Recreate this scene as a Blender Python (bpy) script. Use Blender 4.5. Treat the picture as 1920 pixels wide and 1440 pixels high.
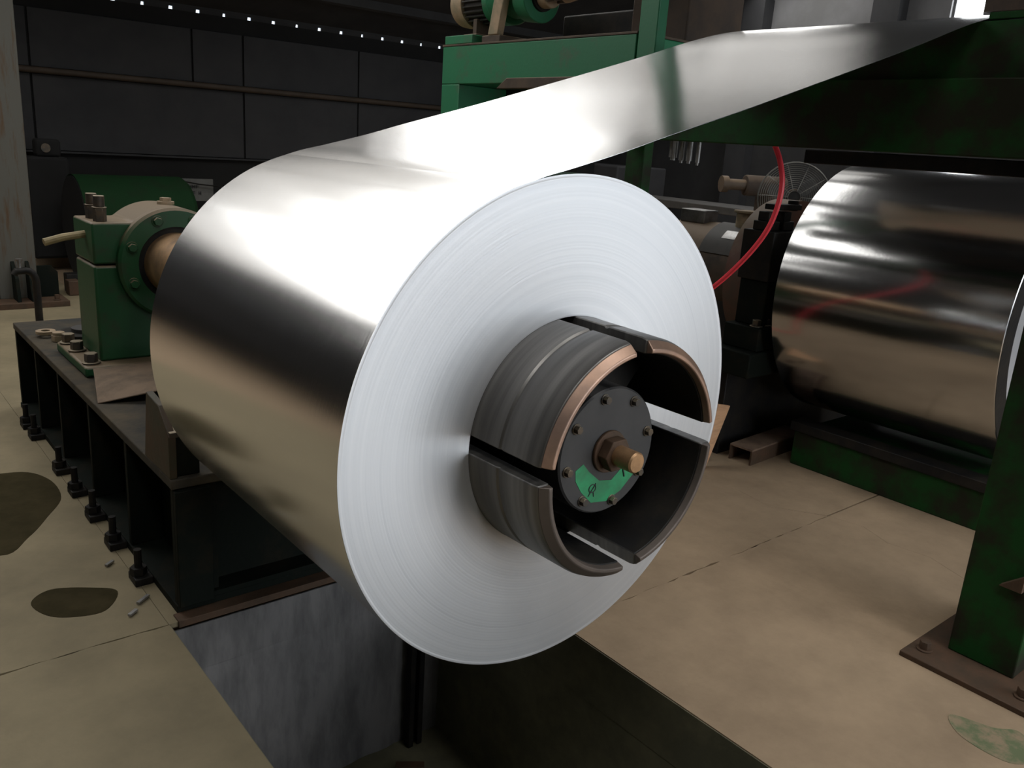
import bpy, bmesh, math, random
from mathutils import Vector, Matrix
random.seed(7)
for o in list(bpy.data.objects): bpy.data.objects.remove(o, do_unlink=True)
S = bpy.context.scene
COL = S.collection
PI = math.pi
R = math.radians

# ------------------------------------------------------------------ camera
cam = bpy.data.cameras.new('camera')
cam.sensor_fit = 'HORIZONTAL'; cam.sensor_width = 36.0
cam.lens = 36.0 * 1585.5 / 1920.0
cam.clip_start = 0.02; cam.clip_end = 100
co = bpy.data.objects.new('camera', cam); COL.objects.link(co)
r_, u_, w_ = (0.77270, -0.63139, 0.06545), (0.12455, 0.25191, 0.95970), (0.62243, 0.73341, -0.27329)
co.matrix_world = Matrix(((r_[0], u_[0], -w_[0], -1.3400), (r_[1], u_[1], -w_[1], -1.3784),
                          (r_[2], u_[2], -w_[2], 0.65395), (0, 0, 0, 1)))
S.camera = co

# ------------------------------------------------------------------ world, exposure, light
S.view_settings.view_transform = 'Standard'
S.view_settings.look = 'None'
S.view_settings.gamma = 1.0
S.view_settings.use_curve_mapping = False
S.view_settings.exposure = 0.25
W = bpy.data.worlds.new('world'); S.world = W; W.use_nodes = True
W.node_tree.nodes['Background'].inputs[0].default_value = (0.78, 0.88, 1.0, 1)
W.node_tree.nodes['Background'].inputs[1].default_value = 1.6
SKYLIGHT = 2.7       # translucent roof sheets lit by the sky behind them; also scales the added fill panels
DOORLIGHT = 3.6      # open loading doors behind the photographer
WINLIGHT = 8.0

# ------------------------------------------------------------------ materials
MATS = {}
def mat(name, c1, c2=None, scale=6.0, rough=0.6, metal=0.0, bump=0.0, bscale=40.0, stretch=(1, 1, 1),
        dust=None, thr=(0.4, 0.65), spec=0.5, rough2=None, detail=5.0, coat=0.0):
    """painted, rusty, dusty or bare surface: two colours mixed by noise, fine relief, dust lying on upward faces"""
    if name in MATS: return MATS[name]
    m = bpy.data.materials.new(name); m.use_nodes = True
    nt = m.node_tree; N = nt.nodes; L = nt.links
    b = N['Principled BSDF']
    b.inputs['Roughness'].default_value = rough; b.inputs['Metallic'].default_value = metal
    b.inputs['Specular IOR Level'].default_value = spec
    b.inputs['Coat Weight'].default_value = coat
    tc = N.new('ShaderNodeTexCoord'); mp = N.new('ShaderNodeMapping'); mp.inputs['Scale'].default_value = stretch
    geo = N.new('ShaderNodeNewGeometry')
    L.new(geo.outputs['Position'], mp.inputs['Vector'])
    col = None
    if c2 is not None:
        n = N.new('ShaderNodeTexNoise'); n.inputs['Scale'].default_value = scale; n.inputs['Detail'].default_value = detail
        n.inputs['Roughness'].default_value = 0.65
        L.new(mp.outputs[0], n.inputs['Vector'])
        rp = N.new('ShaderNodeValToRGB'); rp.color_ramp.elements[0].position = thr[0]; rp.color_ramp.elements[1].position = thr[1]
        rp.color_ramp.elements[0].color = (*c1, 1); rp.color_ramp.elements[1].color = (*c2, 1)
        L.new(n.outputs['Fac'], rp.inputs[0]); col = rp.outputs[0]
        if rough2 is not None:
            mr = N.new('ShaderNodeMapRange'); mr.inputs[1].default_value = thr[0]; mr.inputs[2].default_value = thr[1]
            mr.inputs[3].default_value = rough; mr.inputs[4].default_value = rough2
            L.new(n.outputs['Fac'], mr.inputs[0]); L.new(mr.outputs[0], b.inputs['Roughness'])
    if dust is not None:
        sx = N.new('ShaderNodeSeparateXYZ'); L.new(geo.outputs['Normal'], sx.inputs[0])
        n2 = N.new('ShaderNodeTexNoise'); n2.inputs['Scale'].default_value = 14; n2.inputs['Detail'].default_value = 4
        L.new(geo.outputs['Position'], n2.inputs['Vector'])
        ad = N.new('ShaderNodeMath'); ad.operation = 'MULTIPLY_ADD'; ad.inputs[1].default_value = 0.5; 
        L.new(n2.outputs['Fac'], ad.inputs[0]); L.new(sx.outputs['Z'], ad.inputs[2])
        mr = N.new('ShaderNodeMapRange'); mr.inputs[1].default_value = 0.55; mr.inputs[2].default_value = 0.95
        mr.inputs[3].default_value = 0; mr.inputs[4].default_value = 0.92
        L.new(ad.outputs[0], mr.inputs[0])
        mx = N.new('ShaderNodeMix'); mx.data_type = 'RGBA'
        L.new(mr.outputs[0], mx.inputs['Factor'])
        if col is None: mx.inputs['A'].default_value = (*c1, 1)
        else: L.new(col, mx.inputs['A'])
        mx.inputs['B'].default_value = (*dust, 1); col = mx.outputs['Result']
    if col is None: b.inputs['Base Color'].default_value = (*c1, 1)
    else: L.new(col, b.inputs['Base Color'])
    if bump:
        n3 = N.new('ShaderNodeTexNoise'); n3.inputs['Scale'].default_value = bscale; n3.inputs['Detail'].default_value = 4
        L.new(mp.outputs[0], n3.inputs['Vector'])
        bp = N.new('ShaderNodeBump'); bp.inputs['Strength'].default_value = bump; bp.inputs['Distance'].default_value = 0.004
        L.new(n3.outputs['Fac'], bp.inputs['Height']); L.new(bp.outputs[0], b.inputs['Normal'])
    MATS[name] = m
    return m

def emit(name, c, s):
    m = bpy.data.materials.new(name); m.use_nodes = True
    b = m.node_tree.nodes['Principled BSDF']
    b.inputs['Base Color'].default_value = (*c, 1)
    b.inputs['Emission Color'].default_value = (*c, 1); b.inputs['Emission Strength'].default_value = s
    return m

DUST = (0.19, 0.135, 0.085)
M = dict(
    barbrown=mat('brown_scale_steel', (0.20, 0.135, 0.095), (0.12, 0.08, 0.055), 10, 0.75),
    concrete=mat('floor_concrete', (0.37, 0.272, 0.178), (0.24, 0.175, 0.114), 3.5, 0.82, 0, 0.5, 30, thr=(0.3, 0.75), spec=0.3, detail=9),
    concrete_left=mat('left_floor_concrete', (0.25, 0.207, 0.128), (0.17, 0.142, 0.088), 2.6, 0.78, 0, 0.5, 30, thr=(0.35, 0.7), spec=0.3, detail=9),
    pit=mat('pit_concrete', (0.165, 0.16, 0.16), (0.085, 0.083, 0.085), 7, 0.8, 0, 1.0, 9, stretch=(1.6, 1.6, 0.35), spec=0.5, detail=8),
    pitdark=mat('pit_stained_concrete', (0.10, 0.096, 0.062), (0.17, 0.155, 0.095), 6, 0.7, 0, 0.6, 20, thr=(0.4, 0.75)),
    green=mat('green_paint', (0.006, 0.060, 0.018), (0.028, 0.034, 0.018), 9, 0.5, 0, 0.15, 60, thr=(0.56, 0.75), dust=DUST),
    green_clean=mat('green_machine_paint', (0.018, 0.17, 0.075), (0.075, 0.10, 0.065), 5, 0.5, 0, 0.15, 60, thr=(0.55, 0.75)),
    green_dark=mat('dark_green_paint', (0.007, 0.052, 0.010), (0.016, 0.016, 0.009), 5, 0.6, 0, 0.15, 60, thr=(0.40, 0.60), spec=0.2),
    green_bed=mat('grimy_green_black_paint', (0.0045, 0.007, 0.005), (0.014, 0.012, 0.0075), 8, 0.7, 0, 0.25, 50, thr=(0.5, 0.72), spec=0.12),
    bedtop=mat('worn_steel_bed_top', (0.032, 0.032, 0.030), (0.085, 0.068, 0.045), 3, 0.75, 0.0, 0.3, 50, thr=(0.40, 0.66), spec=0.15),
    black=mat('black_oily_steel', (0.010, 0.010, 0.0105), (0.022, 0.019, 0.015), 8, 0.55, 0.0, 0.2, 60, spec=0.2),
    bolt=mat('dark_bolt_steel', (0.06, 0.055, 0.05), (0.12, 0.09, 0.06), 20, 0.5, 0.6, dust=(0.30, 0.25, 0.18)),
    rust=mat('rusty_steel', (0.085, 0.045, 0.024), (0.05, 0.032, 0.018), 12, 0.75, 0.1, 0.4, 60, thr=(0.35, 0.7)),
    rustred=mat('red_brown_drum_paint', (0.115, 0.04, 0.022), (0.07, 0.045, 0.03), 4, 0.6, 0, 0.2, 50, dust=(0.20, 0.14, 0.09)),
    dusty=mat('dusty_brown_steel', (0.09, 0.062, 0.04), (0.045, 0.034, 0.026), 5, 0.65, 0.1, 0.2, 40, dust=(0.20, 0.14, 0.09)),
    shaft=mat('brown_oiled_shaft', (0.42, 0.26, 0.14), (0.20, 0.13, 0.08), 8, 0.42, 0.6),
    wall=mat('grey_wall_sheet', (0.034, 0.034, 0.036), (0.024, 0.0245, 0.027), 2, 0.85, 0),
    walldark=mat('dark_wall_base', (0.005, 0.005, 0.005), (0.009, 0.009, 0.009), 2, 0.9, 0),
    roof=mat('dark_roof_sheet', (0.020, 0.020, 0.021), (0.030, 0.030, 0.030), 3, 0.8, 0),
    wallr=mat('pale_grey_wall', (0.17, 0.17, 0.175), (0.13, 0.13, 0.13), 1.5, 0.85, 0),
    column=mat('grey_column_paint_with_rust', (0.085, 0.083, 0.07), (0.075, 0.042, 0.018), 5, 0.7, 0, 0.2, 40, stretch=(3.2, 3.4, 0.35), thr=(0.52, 0.66)),
    pipe=mat('brown_wall_pipe', (0.05, 0.034, 0.022), (0.035, 0.024, 0.015), 4, 0.7),
    stain=mat('oil_wet_patch', (0.030, 0.024, 0.010), (0.044, 0.035, 0.016), 8, 0.9, 0, 0.2, 30, spec=0.1),
    card=mat('brown_cardboard', (0.17, 0.118, 0.078), (0.10, 0.072, 0.048), 7, 0.85, 0, 0.4, 20),
    white=mat('pale_grey_board', (0.13, 0.13, 0.125), (0.10, 0.10, 0.095), 6, 0.8),
    ink=mat('dark_board_print', (0.02, 0.02, 0.022)),
    red=mat('red_hose_rubber', (0.95, 0.06, 0.09), (0.90, 0.05, 0.08), 10, 0.42),
    wire=mat('grey_fan_wire', (0.15, 0.145, 0.13), None, rough=0.4, metal=0.8),
    brown=mat('dull_brown_machine_paint', (0.050, 0.032, 0.020), (0.030, 0.021, 0.015), 6, 0.8, dust=(0.10, 0.07, 0.048)),
    yellowrod=mat('ochre_pipe_paint', (0.30, 0.235, 0.115), (0.20, 0.16, 0.08), 15, 0.6),
    wood=mat('fresh_cut_board', (0.62, 0.36, 0.20), (0.50, 0.29, 0.16), 8, 0.7, stretch=(1, 8, 8)),
    steelgrey=mat('bare_grey_steel', (0.34, 0.34, 0.34), (0.22, 0.21, 0.20), 12, 0.38, 0.8),
    copper=mat('worn_copper_tinted_edge', (0.42, 0.27, 0.195), (0.26, 0.175, 0.135), 6, 0.42, 0.7, stretch=(1, 1, 1)),
    shaded_rim=mat('shaded_grey_brown_edge', (0.13, 0.105, 0.09), (0.09, 0.075, 0.065), 6, 0.5, 0.5),
    plategrey=mat('dark_grey_plate', (0.030, 0.029, 0.029), (0.042, 0.040, 0.039), 10, 0.6, 0.0),
    paintgreen=mat('bright_green_patch_paint', (0.015, 0.26, 0.10), (0.02, 0.17, 0.07), 18, 0.5),
    brass=mat('brown_bronze_stud', (0.45, 0.27, 0.14), (0.28, 0.17, 0.09), 20, 0.45, 0.7),
    motorfin=mat('dark_motor_paint', (0.035, 0.033, 0.030), (0.05, 0.045, 0.04), 10, 0.6),
    tan=mat('dusty_tan_casting', (0.36, 0.26, 0.165), (0.22, 0.19, 0.12), 10, 0.7, dust=(0.27, 0.20, 0.13)),
)

def coil_steel(name, base, rough, line_bump, orange=0.0, var=0.0):
    """rolled sheet: bright metal, hairlines running the rolling direction (round the coil, along the strip)"""
    m = bpy.data.materials.new(name); m.use_nodes = True
    nt = m.node_tree; N = nt.nodes; L = nt.links; b = N['Principled BSDF']
    b.inputs['Metallic'].default_value = 1.0; b.inputs['Roughness'].default_value = rough
    b.inputs['Base Color'].default_value = (*base, 1)
    geo = N.new('ShaderNodeNewGeometry')
    mp = N.new('ShaderNodeMapping'); mp.inputs['Scale'].default_value = (2.2, 330, 2.2)
    L.new(geo.outputs['Position'], mp.inputs[0])
    n = N.new('ShaderNodeTexNoise'); n.inputs['Scale'].default_value = 1.0; n.inputs['Detail'].default_value = 3
    L.new(mp.outputs[0], n.inputs['Vector'])
    bp = N.new('ShaderNodeBump'); bp.inputs['Strength'].default_value = line_bump; bp.inputs['Distance'].default_value = 0.0006
    L.new(n.outputs['Fac'], bp.inputs['Height'])
    last = bp
    if orange:
        n2 = N.new('ShaderNodeTexNoise'); n2.inputs['Scale'].default_value = 60; n2.inputs['Detail'].default_value = 2
        L.new(geo.outputs['Position'], n2.inputs['Vector'])
        b2 = N.new('ShaderNodeBump'); b2.inputs['Strength'].default_value = orange; b2.inputs['Distance'].default_value = 0.001
        L.new(n2.outputs['Fac'], b2.inputs['Height']); L.new(bp.outputs[0], b2.inputs['Normal']); last = b2
    L.new(last.outputs[0], b.inputs['Normal'])
    if var:
        mr = N.new('ShaderNodeMapRange'); mr.inputs[3].default_value = rough - var; mr.inputs[4].default_value = rough + var
        L.new(n.outputs['Fac'], mr.inputs[0]); L.new(mr.outputs[0], b.inputs['Roughness'])
    return m
M['strip'] = coil_steel('bright_rolled_steel', (0.84, 0.84, 0.84), 0.20, 0.16, var=0.03)
M['strip2'] = coil_steel('dark_mirror_steel', (0.58, 0.58, 0.58), 0.15, 0.06, orange=0.10)

def face_mat():
    """edges of the wound sheet: fine concentric rings, slightly different greys, brushed round the axis"""
    m = bpy.data.materials.new('wound_sheet_edges'); m.use_nodes = True
    nt = m.node_tree; N = nt.nodes; L = nt.links; b = N['Principled BSDF']
    tc = N.new('ShaderNodeTexCoord'); sx = N.new('ShaderNodeSeparateXYZ'); L.new(tc.outputs['Object'], sx.inputs[0])
    cb = N.new('ShaderNodeCombineXYZ'); L.new(sx.outputs['X'], cb.inputs['X']); L.new(sx.outputs['Z'], cb.inputs['Y'])
    ln = N.new('ShaderNodeVectorMath'); ln.operation = 'LENGTH'; L.new(cb.outputs[0], ln.inputs[0])
    n = N.new('ShaderNodeTexNoise'); n.noise_dimensions = '1D'; n.inputs['Scale'].default_value = 45; n.inputs['Detail'].default_value = 7
    n.inputs['Roughness'].default_value = 0.8
    L.new(ln.outputs['Value'], n.inputs['W'])
    rp = N.new('ShaderNodeValToRGB'); rp.color_ramp.elements[0].position = 0.3; rp.color_ramp.elements[1].position = 0.7
    rp.color_ramp.elements[0].color = (0.585, 0.60, 0.625, 1); rp.color_ramp.elements[1].color = (0.65, 0.66, 0.68, 1)
    L.new(n.outputs['Fac'], rp.inputs[0]); L.new(rp.outputs[0], b.inputs['Base Color'])
    b.inputs['Metallic'].default_value = 0.62; b.inputs['Roughness'].default_value = 0.47
    b.inputs['Anisotropic'].default_value = 0.5
    tg = N.new('ShaderNodeTangent'); tg.direction_type = 'RADIAL'; tg.axis = 'Y'; L.new(tg.outputs[0], b.inputs['Tangent'])
    bp = N.new('ShaderNodeBump'); bp.inputs['Strength'].default_value = 0.08; bp.inputs['Distance'].default_value = 0.0008
    L.new(n.outputs['Fac'], bp.inputs['Height']); L.new(bp.outputs[0], b.inputs['Normal'])
    return m
M['face'] = face_mat()

def mandrel_mat():
    m = bpy.data.materials.new('dark_burnished_segment_steel'); m.use_nodes = True
    nt = m.node_tree; N = nt.nodes; L = nt.links; b = N['Principled BSDF']
    geo = N.new('ShaderNodeNewGeometry'); mp = N.new('ShaderNodeMapping'); mp.inputs['Scale'].default_value = (1.5, 40, 1.5)
    L.new(geo.outputs['Position'], mp.inputs[0])
    n = N.new('ShaderNodeTexNoise'); n.inputs['Scale'].default_value = 1.0; n.inputs['Detail'].default_value = 3; L.new(mp.outputs[0], n.inputs['Vector'])
    rp = N.new('ShaderNodeValToRGB'); rp.color_ramp.elements[0].position = 0.35; rp.color_ramp.elements[1].position = 0.7
    rp.color_ramp.elements[0].color = (0.12, 0.115, 0.11, 1); rp.color_ramp.elements[1].color = (0.22, 0.212, 0.20, 1)
    L.new(n.outputs['Fac'], rp.inputs[0]); L.new(rp.outputs[0], b.inputs['Base Color'])
    b.inputs['Metallic'].default_value = 0.7; b.inputs['Roughness'].default_value = 0.40
    return m
M['mandrel'] = mandrel_mat()

# ------------------------------------------------------------------ builders
def wl(o):
    v = Vector((0, 0, 0))
    while o is not None: v += o.location; o = o.parent
    return v
class MB:
    def __init__(s): s.bm = bmesh.new()
    def poly(s, pts):
        vs = [s.bm.verts.new(p) for p in pts]
        return s.bm.faces.new(vs)
    def box(s, x0, x1, y0, y1, z0, z1):
        v = [s.bm.verts.new((x, y, z)) for x in (x0, x1) for y in (y0, y1) for z in (z0, z1)]
        for f in ((0, 1, 3, 2), (4, 6, 7, 5), (0, 4, 5, 1), (2, 3, 7, 6), (0, 2, 6, 4), (1, 5, 7, 3)):
            s.bm.faces.new([v[i] for i in f])
        return s
    def obox(s, c, ax, ay, az, hx, hy, hz):
        ax, ay, az = Vector(ax).normalized(), Vector(ay).normalized(), Vector(az).normalized(); c = Vector(c)
        v = [s.bm.verts.new(c + ax * i * hx + ay * j * hy + az * k * hz) for i in (-1, 1) for j in (-1, 1) for k in (-1, 1)]
        for f in ((0, 1, 3, 2), (4, 6, 7, 5), (0, 4, 5, 1), (2, 3, 7, 6), (0, 2, 6, 4), (1, 5, 7, 3)):
            s.bm.faces.new([v[i] for i in f])
        return s
    def prism(s, pts, d):
        """polygon pts (3D) swept by vector d"""
        d = Vector(d); a = [s.bm.verts.new(p) for p in pts]; b = [s.bm.verts.new(Vector(p) + d) for p in pts]
        s.bm.faces.new(a); s.bm.faces.new(b[::-1])
        n = len(a)
        for i in range(n): s.bm.faces.new([a[i], b[i], b[(i + 1) % n], a[(i + 1) % n]])
        return s
    def cyl(s, p0, p1, r0, r1=None, n=24, rot=0.0):
        p0, p1 = Vector(p0), Vector(p1); r1 = r0 if r1 is None else r1
        d = (p1 - p0).normalized(); a = d.orthogonal().normalized(); b = d.cross(a)
        A = [s.bm.verts.new(p0 + (a * math.cos(rot + 2 * PI * i / n) + b * math.sin(rot + 2 * PI * i / n)) * r0) for i in range(n)]
        B = [s.bm.verts.new(p1 + (a * math.cos(rot + 2 * PI * i / n) + b * math.sin(rot + 2 * PI * i / n)) * r1) for i in range(n)]
        s.bm.faces.new(A[::-1]); s.bm.faces.new(B)
        for i in range(n): s.bm.faces.new([A[i], A[(i + 1) % n], B[(i + 1) % n], B[i]])
        return s
    def tube(s, pts, r, n=10, cap=True):
        pts = [Vector(p) for p in pts]; rings = []
        t0 = (pts[1] - pts[0]).normalized(); a = t0.orthogonal().normalized()
        for i, p in enumerate(pts):
            t = (pts[min(i + 1, len(pts) - 1)] - pts[max(i - 1, 0)]).normalized()
            a = (a - t * a.dot(t)).normalized(); b = t.cross(a)
            rings.append([s.bm.verts.new(p + (a * math.cos(2 * PI * k / n) + b * math.sin(2 * PI * k / n)) * r) for k in range(n)])
        for A, B in zip(rings, rings[1:]):
            for k in range(n): s.bm.faces.new([A[k], A[(k + 1) % n], B[(k + 1) % n], B[k]])
        if cap: s.bm.faces.new(rings[0][::-1]); s.bm.faces.new(rings[-1])
        return s
    def lathe(s, prof, cx, cz, a0=0.0, a1=2 * PI, n=96, closed=True, axis='Y'):
        """profile of (radius, along) swept round an axis parallel to Y (or X) through (cx, cz); closed = profile is a loop"""
        full = abs(a1 - a0 - 2 * PI) < 1e-6
        m = n if full else n + 1
        rings = []
        for i in range(m):
            t = a0 + (a1 - a0) * i / n
            if axis == 'Y': rings.append([s.bm.verts.new((cx + r * math.cos(t), y, cz + r * math.sin(t))) for r, y in prof])
            else: rings.append([s.bm.verts.new((y, cx + r * math.cos(t), cz + r * math.sin(t))) for r, y in prof])
        k = len(prof)
        for i in range(n):
            A, B = rings[i], rings[(i + 1) % m]
            for j in range(k if closed else k - 1):
                s.bm.faces.new([A[j], A[(j + 1) % k], B[(j + 1) % k], B[j]])
        if closed and not full:
            s.bm.faces.new(rings[0]); s.bm.faces.new(rings[-1][::-1])
        return s
    def build(s, name, m, parent=None, bevel=0.0, seg=2, smooth=True, ang=35, fix=True):
        if fix: bmesh.ops.recalc_face_normals(s.bm, faces=s.bm.faces)
        off = wl(parent) if parent else Vector((0, 0, 0))
        if parent is None:
            xs = [v.co for v in s.bm.verts]
            lo = Vector([min(v[i] for v in xs) for i in range(3)]); hi = Vector([max(v[i] for v in xs) for i in range(3)])
            off = Vector(((lo.x + hi.x) / 2, (lo.y + hi.y) / 2, lo.z))
        bmesh.ops.translate(s.bm, verts=s.bm.verts, vec=-off)
        me = bpy.data.meshes.new(name); s.bm.to_mesh(me); s.bm.free()
        me.materials.append(m if not isinstance(m, str) else M[m])
        o = bpy.data.objects.new(name, me); COL.objects.link(o)
        if parent: o.parent = parent
        else: o.location = off
        if smooth:
            me.polygons.foreach_set('use_smooth', [True] * len(me.polygons))
            me.set_sharp_from_angle(angle=R(ang))
        if bevel:
            bv = o.modifiers.new('edges', 'BEVEL'); bv.width = bevel; bv.segments = seg; bv.limit_method = 'ANGLE'; bv.angle_limit = R(40)
            bv.harden_normals = False
        return o
def thing(name, label, cat, loc, group=None):
    o = bpy.data.objects.new(name, None); COL.objects.link(o); o.location = loc; o.empty_display_size = 0.1
    o['label'] = label; o['category'] = cat
    if group: o['group'] = group
    return o
def tag(o, label, cat, group=None):
    o['label'] = label; o['category'] = cat
    if group: o['group'] = group
    return o
def struct(o): o['kind'] = 'structure'; return o
def lab(o, label): o['label'] = label; return o
def hexbolt(p, d, r, h, m, parent, name='bolt', washer=True):
    p, d = Vector(p), Vector(d).normalized(); b = MB()
    if washer: b.cyl(p, p + d * h * 0.2, r * 1.35, n=16)
    b.cyl(p + d * h * (0.2 if washer else 0), p + d * h, r, n=6)
    return b.build(name, m, parent, bevel=r * 0.08, seg=1)

# ================================================================== the hall
X0, X1, Y0, Y1 = -6.0, 9.5, -6.5, 9.5
FZ = -1.0
PX0, PX1, PY0, PY1, PZ = -0.55, 0.59, -3.6, 1.27, -1.9
def roofz(y): return 1.97 + 0.30 * (9.5 - y)

def frame_with_hole(b, z0, z1, hole):
    hx0, hx1, hy0, hy1 = hole
    b.box(X0, hx0, Y0, Y1, z0, z1); b.box(hx1, X1, Y0, Y1, z0, z1)
    b.box(hx0, hx1, Y0, hy0, z0, z1); b.box(hx0, hx1, hy1, Y1, z0, z1)
b = MB(); frame_with_hole(b, FZ - 0.20, FZ - 0.016, (PX0 - 0.015, PX1 + 0.015, PY0 - .015, PY1 + 0.04))
floor = struct(b.build('floor', 'concrete', smooth=False))
def slab(poly, m, jag=()):
    """one cast slab; edges listed in jag are broken, the others are straight"""
    pts = []
    n = len(poly)
    for i in range(n):
        a, c = Vector(poly[i]), Vector(poly[(i + 1) % n]); pts.append(a)
        if i in jag:
            k = max(4, int((c - a).length / 0.05)); nrm = Vector((-(c - a).y, (c - a).x)).normalized()
            for q in range(1, k):
                pts.append(a + (c - a) * q / k + nrm * random.uniform(-0.006, 0.006))
    b = MB(); b.prism([(p[0], p[1], FZ - 0.016) for p in pts], (0, 0, 0.016))
    return b.build('slab', m, floor, smooth=False)
g = 0.0016
crack = [(2.36, 0.52), (2.40, 0.36), (2.33, 0.20), (2.36, 0.02), (2.27, -0.2), (2.30, -0.5), (2.1, -1.1), (2.0, -2.0), (2.05, -3.2), (2.0, Y0)]
crack2 = [(1.9 + 0.46, 0.53), (2.20, 0.75), (2.24, 0.98), (2.1, 1.2), (2.16, 1.6), (2.0, 2.4), (2.1, 3.6)]
slab([(PX1, Y0), (1.99, Y0)] + [(x - g, y) for x, y in crack[::-1][1:]] + [(2.35, 0.52 - g), (PX1, 0.52 - g)], 'concrete', jag=(len(crack) + 1,))
slab([(x + g * 0.3, y) for x, y in crack] + [(X1, Y0), (X1, 0.52)], 'concrete')
slab([(PX1, 0.52 + g), (2.355, 0.52 + g)] + [(x - g, y) for x, y in crack2[1:]] + [(PX1, 3.6)], 'concrete', jag=(0,))
slab([(x + g * 0.3, y) for x, y in crack2] + [(X1, 3.6), (X1, 0.525)][0:2], 'concrete')
slab([(PX1, 3.6 + g), (X1, 3.6 + g), (X1, Y1), (PX1, Y1)], 'concrete')
slab([(PX0, PY1 + g), (PX1, PY1 + g), (PX1 - g, Y1), (PX0, Y1)], 'concrete_left')
slab([(X0, PY1 + g), (PX0 - g, PY1 + g), (PX0 - g, 4.4), (X0, 4.4)], 'concrete_left', jag=(0,))
slab([(X0, 4.4 + g), (PX0 - g, 4.4 + g), (PX0 - g, Y1), (X0, Y1)], 'concrete')
slab([(X0, -1.6), (PX0, -1.6), (PX0, PY1 - g), (X0, PY1 - g)], 'concrete_left', jag=(2,))
slab([(X0, Y0), (PX0, Y0), (PX0, -1.6 - g), (X0, -1.6 - g)], 'concrete_left')
slab([(PX0 + g, Y0), (PX1 - g, Y0), (PX1 - g, PY0), (PX0 + g, PY0)], 'concrete_left')

def rough_wall(name, p0, p1, z0, z1, th, m, nx, nz, amp, parent):
    """cast pit wall with an uneven face; p0 -> p1 runs along the face, the body lies to its left"""
    p0, p1 = Vector((*p0, 0)), Vector((*p1, 0)); d = (p1 - p0); nrm = Vector((-d.y, d.x, 0)).normalized()
    b = MB(); g_ = []
    for i in range(nx + 1):
        row = []
        for j in range(nz + 1):
            e = 0 if j == nz else 1
            q = p0 + d * i / nx + Vector((0, 0, z0 + (z1 - z0) * j / nz)) - nrm * random.uniform(0, amp) * e
            row.append(b.bm.verts.new(q))
        g_.append(row)
    for i in range(nx):
        for j in range(nz): b.bm.faces.new([g_[i][j], g_[i + 1][j], g_[i + 1][j + 1], g_[i][j + 1]])
    B = [b.bm.verts.new(p + nrm * th + Vector((0, 0, z))) for p in (p0, p1) for z in (z0, z1)]
    b.bm.faces.new([B[0], B[1], B[3], B[2]])
    b.bm.faces.new([r[nz] for r in g_] + [B[3], B[1]]); b.bm.faces.new([r[0] for r in g_][::-1] + [B[0], B[2]])
    b.bm.faces.new(list(g_[0]) + [B[1], B[0]]); b.bm.faces.new(list(g_[nx][::-1]) + [B[2], B[3]])
    return b.build(name, m, parent, ang=60)
rough_wall('pit_wall', (PX1, PY1), (PX0, PY1), PZ, FZ - 0.205, -0.25, 'pit', 26, 16, -0.012, floor)
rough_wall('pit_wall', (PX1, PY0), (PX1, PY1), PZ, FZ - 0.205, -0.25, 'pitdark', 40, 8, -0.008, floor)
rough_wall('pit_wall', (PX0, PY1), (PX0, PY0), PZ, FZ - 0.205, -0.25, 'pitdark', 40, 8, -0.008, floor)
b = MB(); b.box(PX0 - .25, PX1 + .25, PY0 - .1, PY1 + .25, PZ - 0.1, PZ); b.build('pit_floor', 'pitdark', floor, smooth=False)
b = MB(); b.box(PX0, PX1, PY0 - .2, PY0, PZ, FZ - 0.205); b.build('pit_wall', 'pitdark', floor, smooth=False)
b = MB(); b.box(PX1 - 0.004, PX1 + 0.02, PY0, PY1, FZ - 0.22, FZ - 0.004); b.build('pit_lip', 'pitdark', floor, smooth=False)
b = MB(); b.box(PX0 - 0.02, PX0 + 0.004, PY0, PY1, FZ - 0.22, FZ - 0.004); b.build('pit_lip', 'pitdark', floor, smooth=False)
b = MB(); b.box(PX0 + .03, PX1 - .02, PY1 - 0.008, PY1 + 0.05, FZ - 0.02, FZ + 0.006); lab(b.build('edge_angle', 'rust', floor, bevel=0.002), 'rusty steel angle along the back edge of the pit')
# skirts closing the slab edges above the pit walls
b = MB(); b.box(PX0 + .012, PX1 - .012, PY1 - 0.004, PY1 + 0.002, FZ - 0.21, FZ - 0.03); b.build('pit_lip', 'pit', floor, smooth=False)

# ---- walls
b = MB(); b.box(X0, X1, Y1, Y1 + 0.05, FZ, 1.90); wall_back = struct(b.build('wall_back', 'walldark', smooth=False))
def panel(x0, x1, z0, z1):
    b = MB(); b.box(x0 + 0.012, x1 - 0.012, Y1 - 0.03, Y1, z0 + 0.008, z1 - 0.008); return b.build('wall_panel', 'wall', wall_back, bevel=0.004, smooth=False)
for x0, x1 in ((-6, -4.4), (-4.4, -2.7), (-2.7, -1.0), (-1.0, 0.75), (0.75, 2.497), (2.497, 3.127), (3.127, 4.75), (4.75, 6.4), (6.4, 8.0), (8.0, 9.5)):
    panel(x0, x1, 1.11, 1.72)
for x0, x1 in ((-6, -4.4), (-4.4, -1.6), (-1.6, 0.75), (0.75, 3.127), (3.127, 4.75), (4.75, 6.4), (6.4, 8.0), (8.0, 9.5)):
    panel(x0, x1, 0.235, 1.05)
b = MB(); b.box(X0, X1, Y1 - 0.06, Y1, 0.215, 0.235); b.build('ledge', 'wall', wall_back, smooth=False)
b = MB(); b.box(X0, X1, Y1 - 0.5, Y1, FZ, -0.86); b.build('kerb', 'concrete', wall_back, bevel=0.01, smooth=False)
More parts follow.
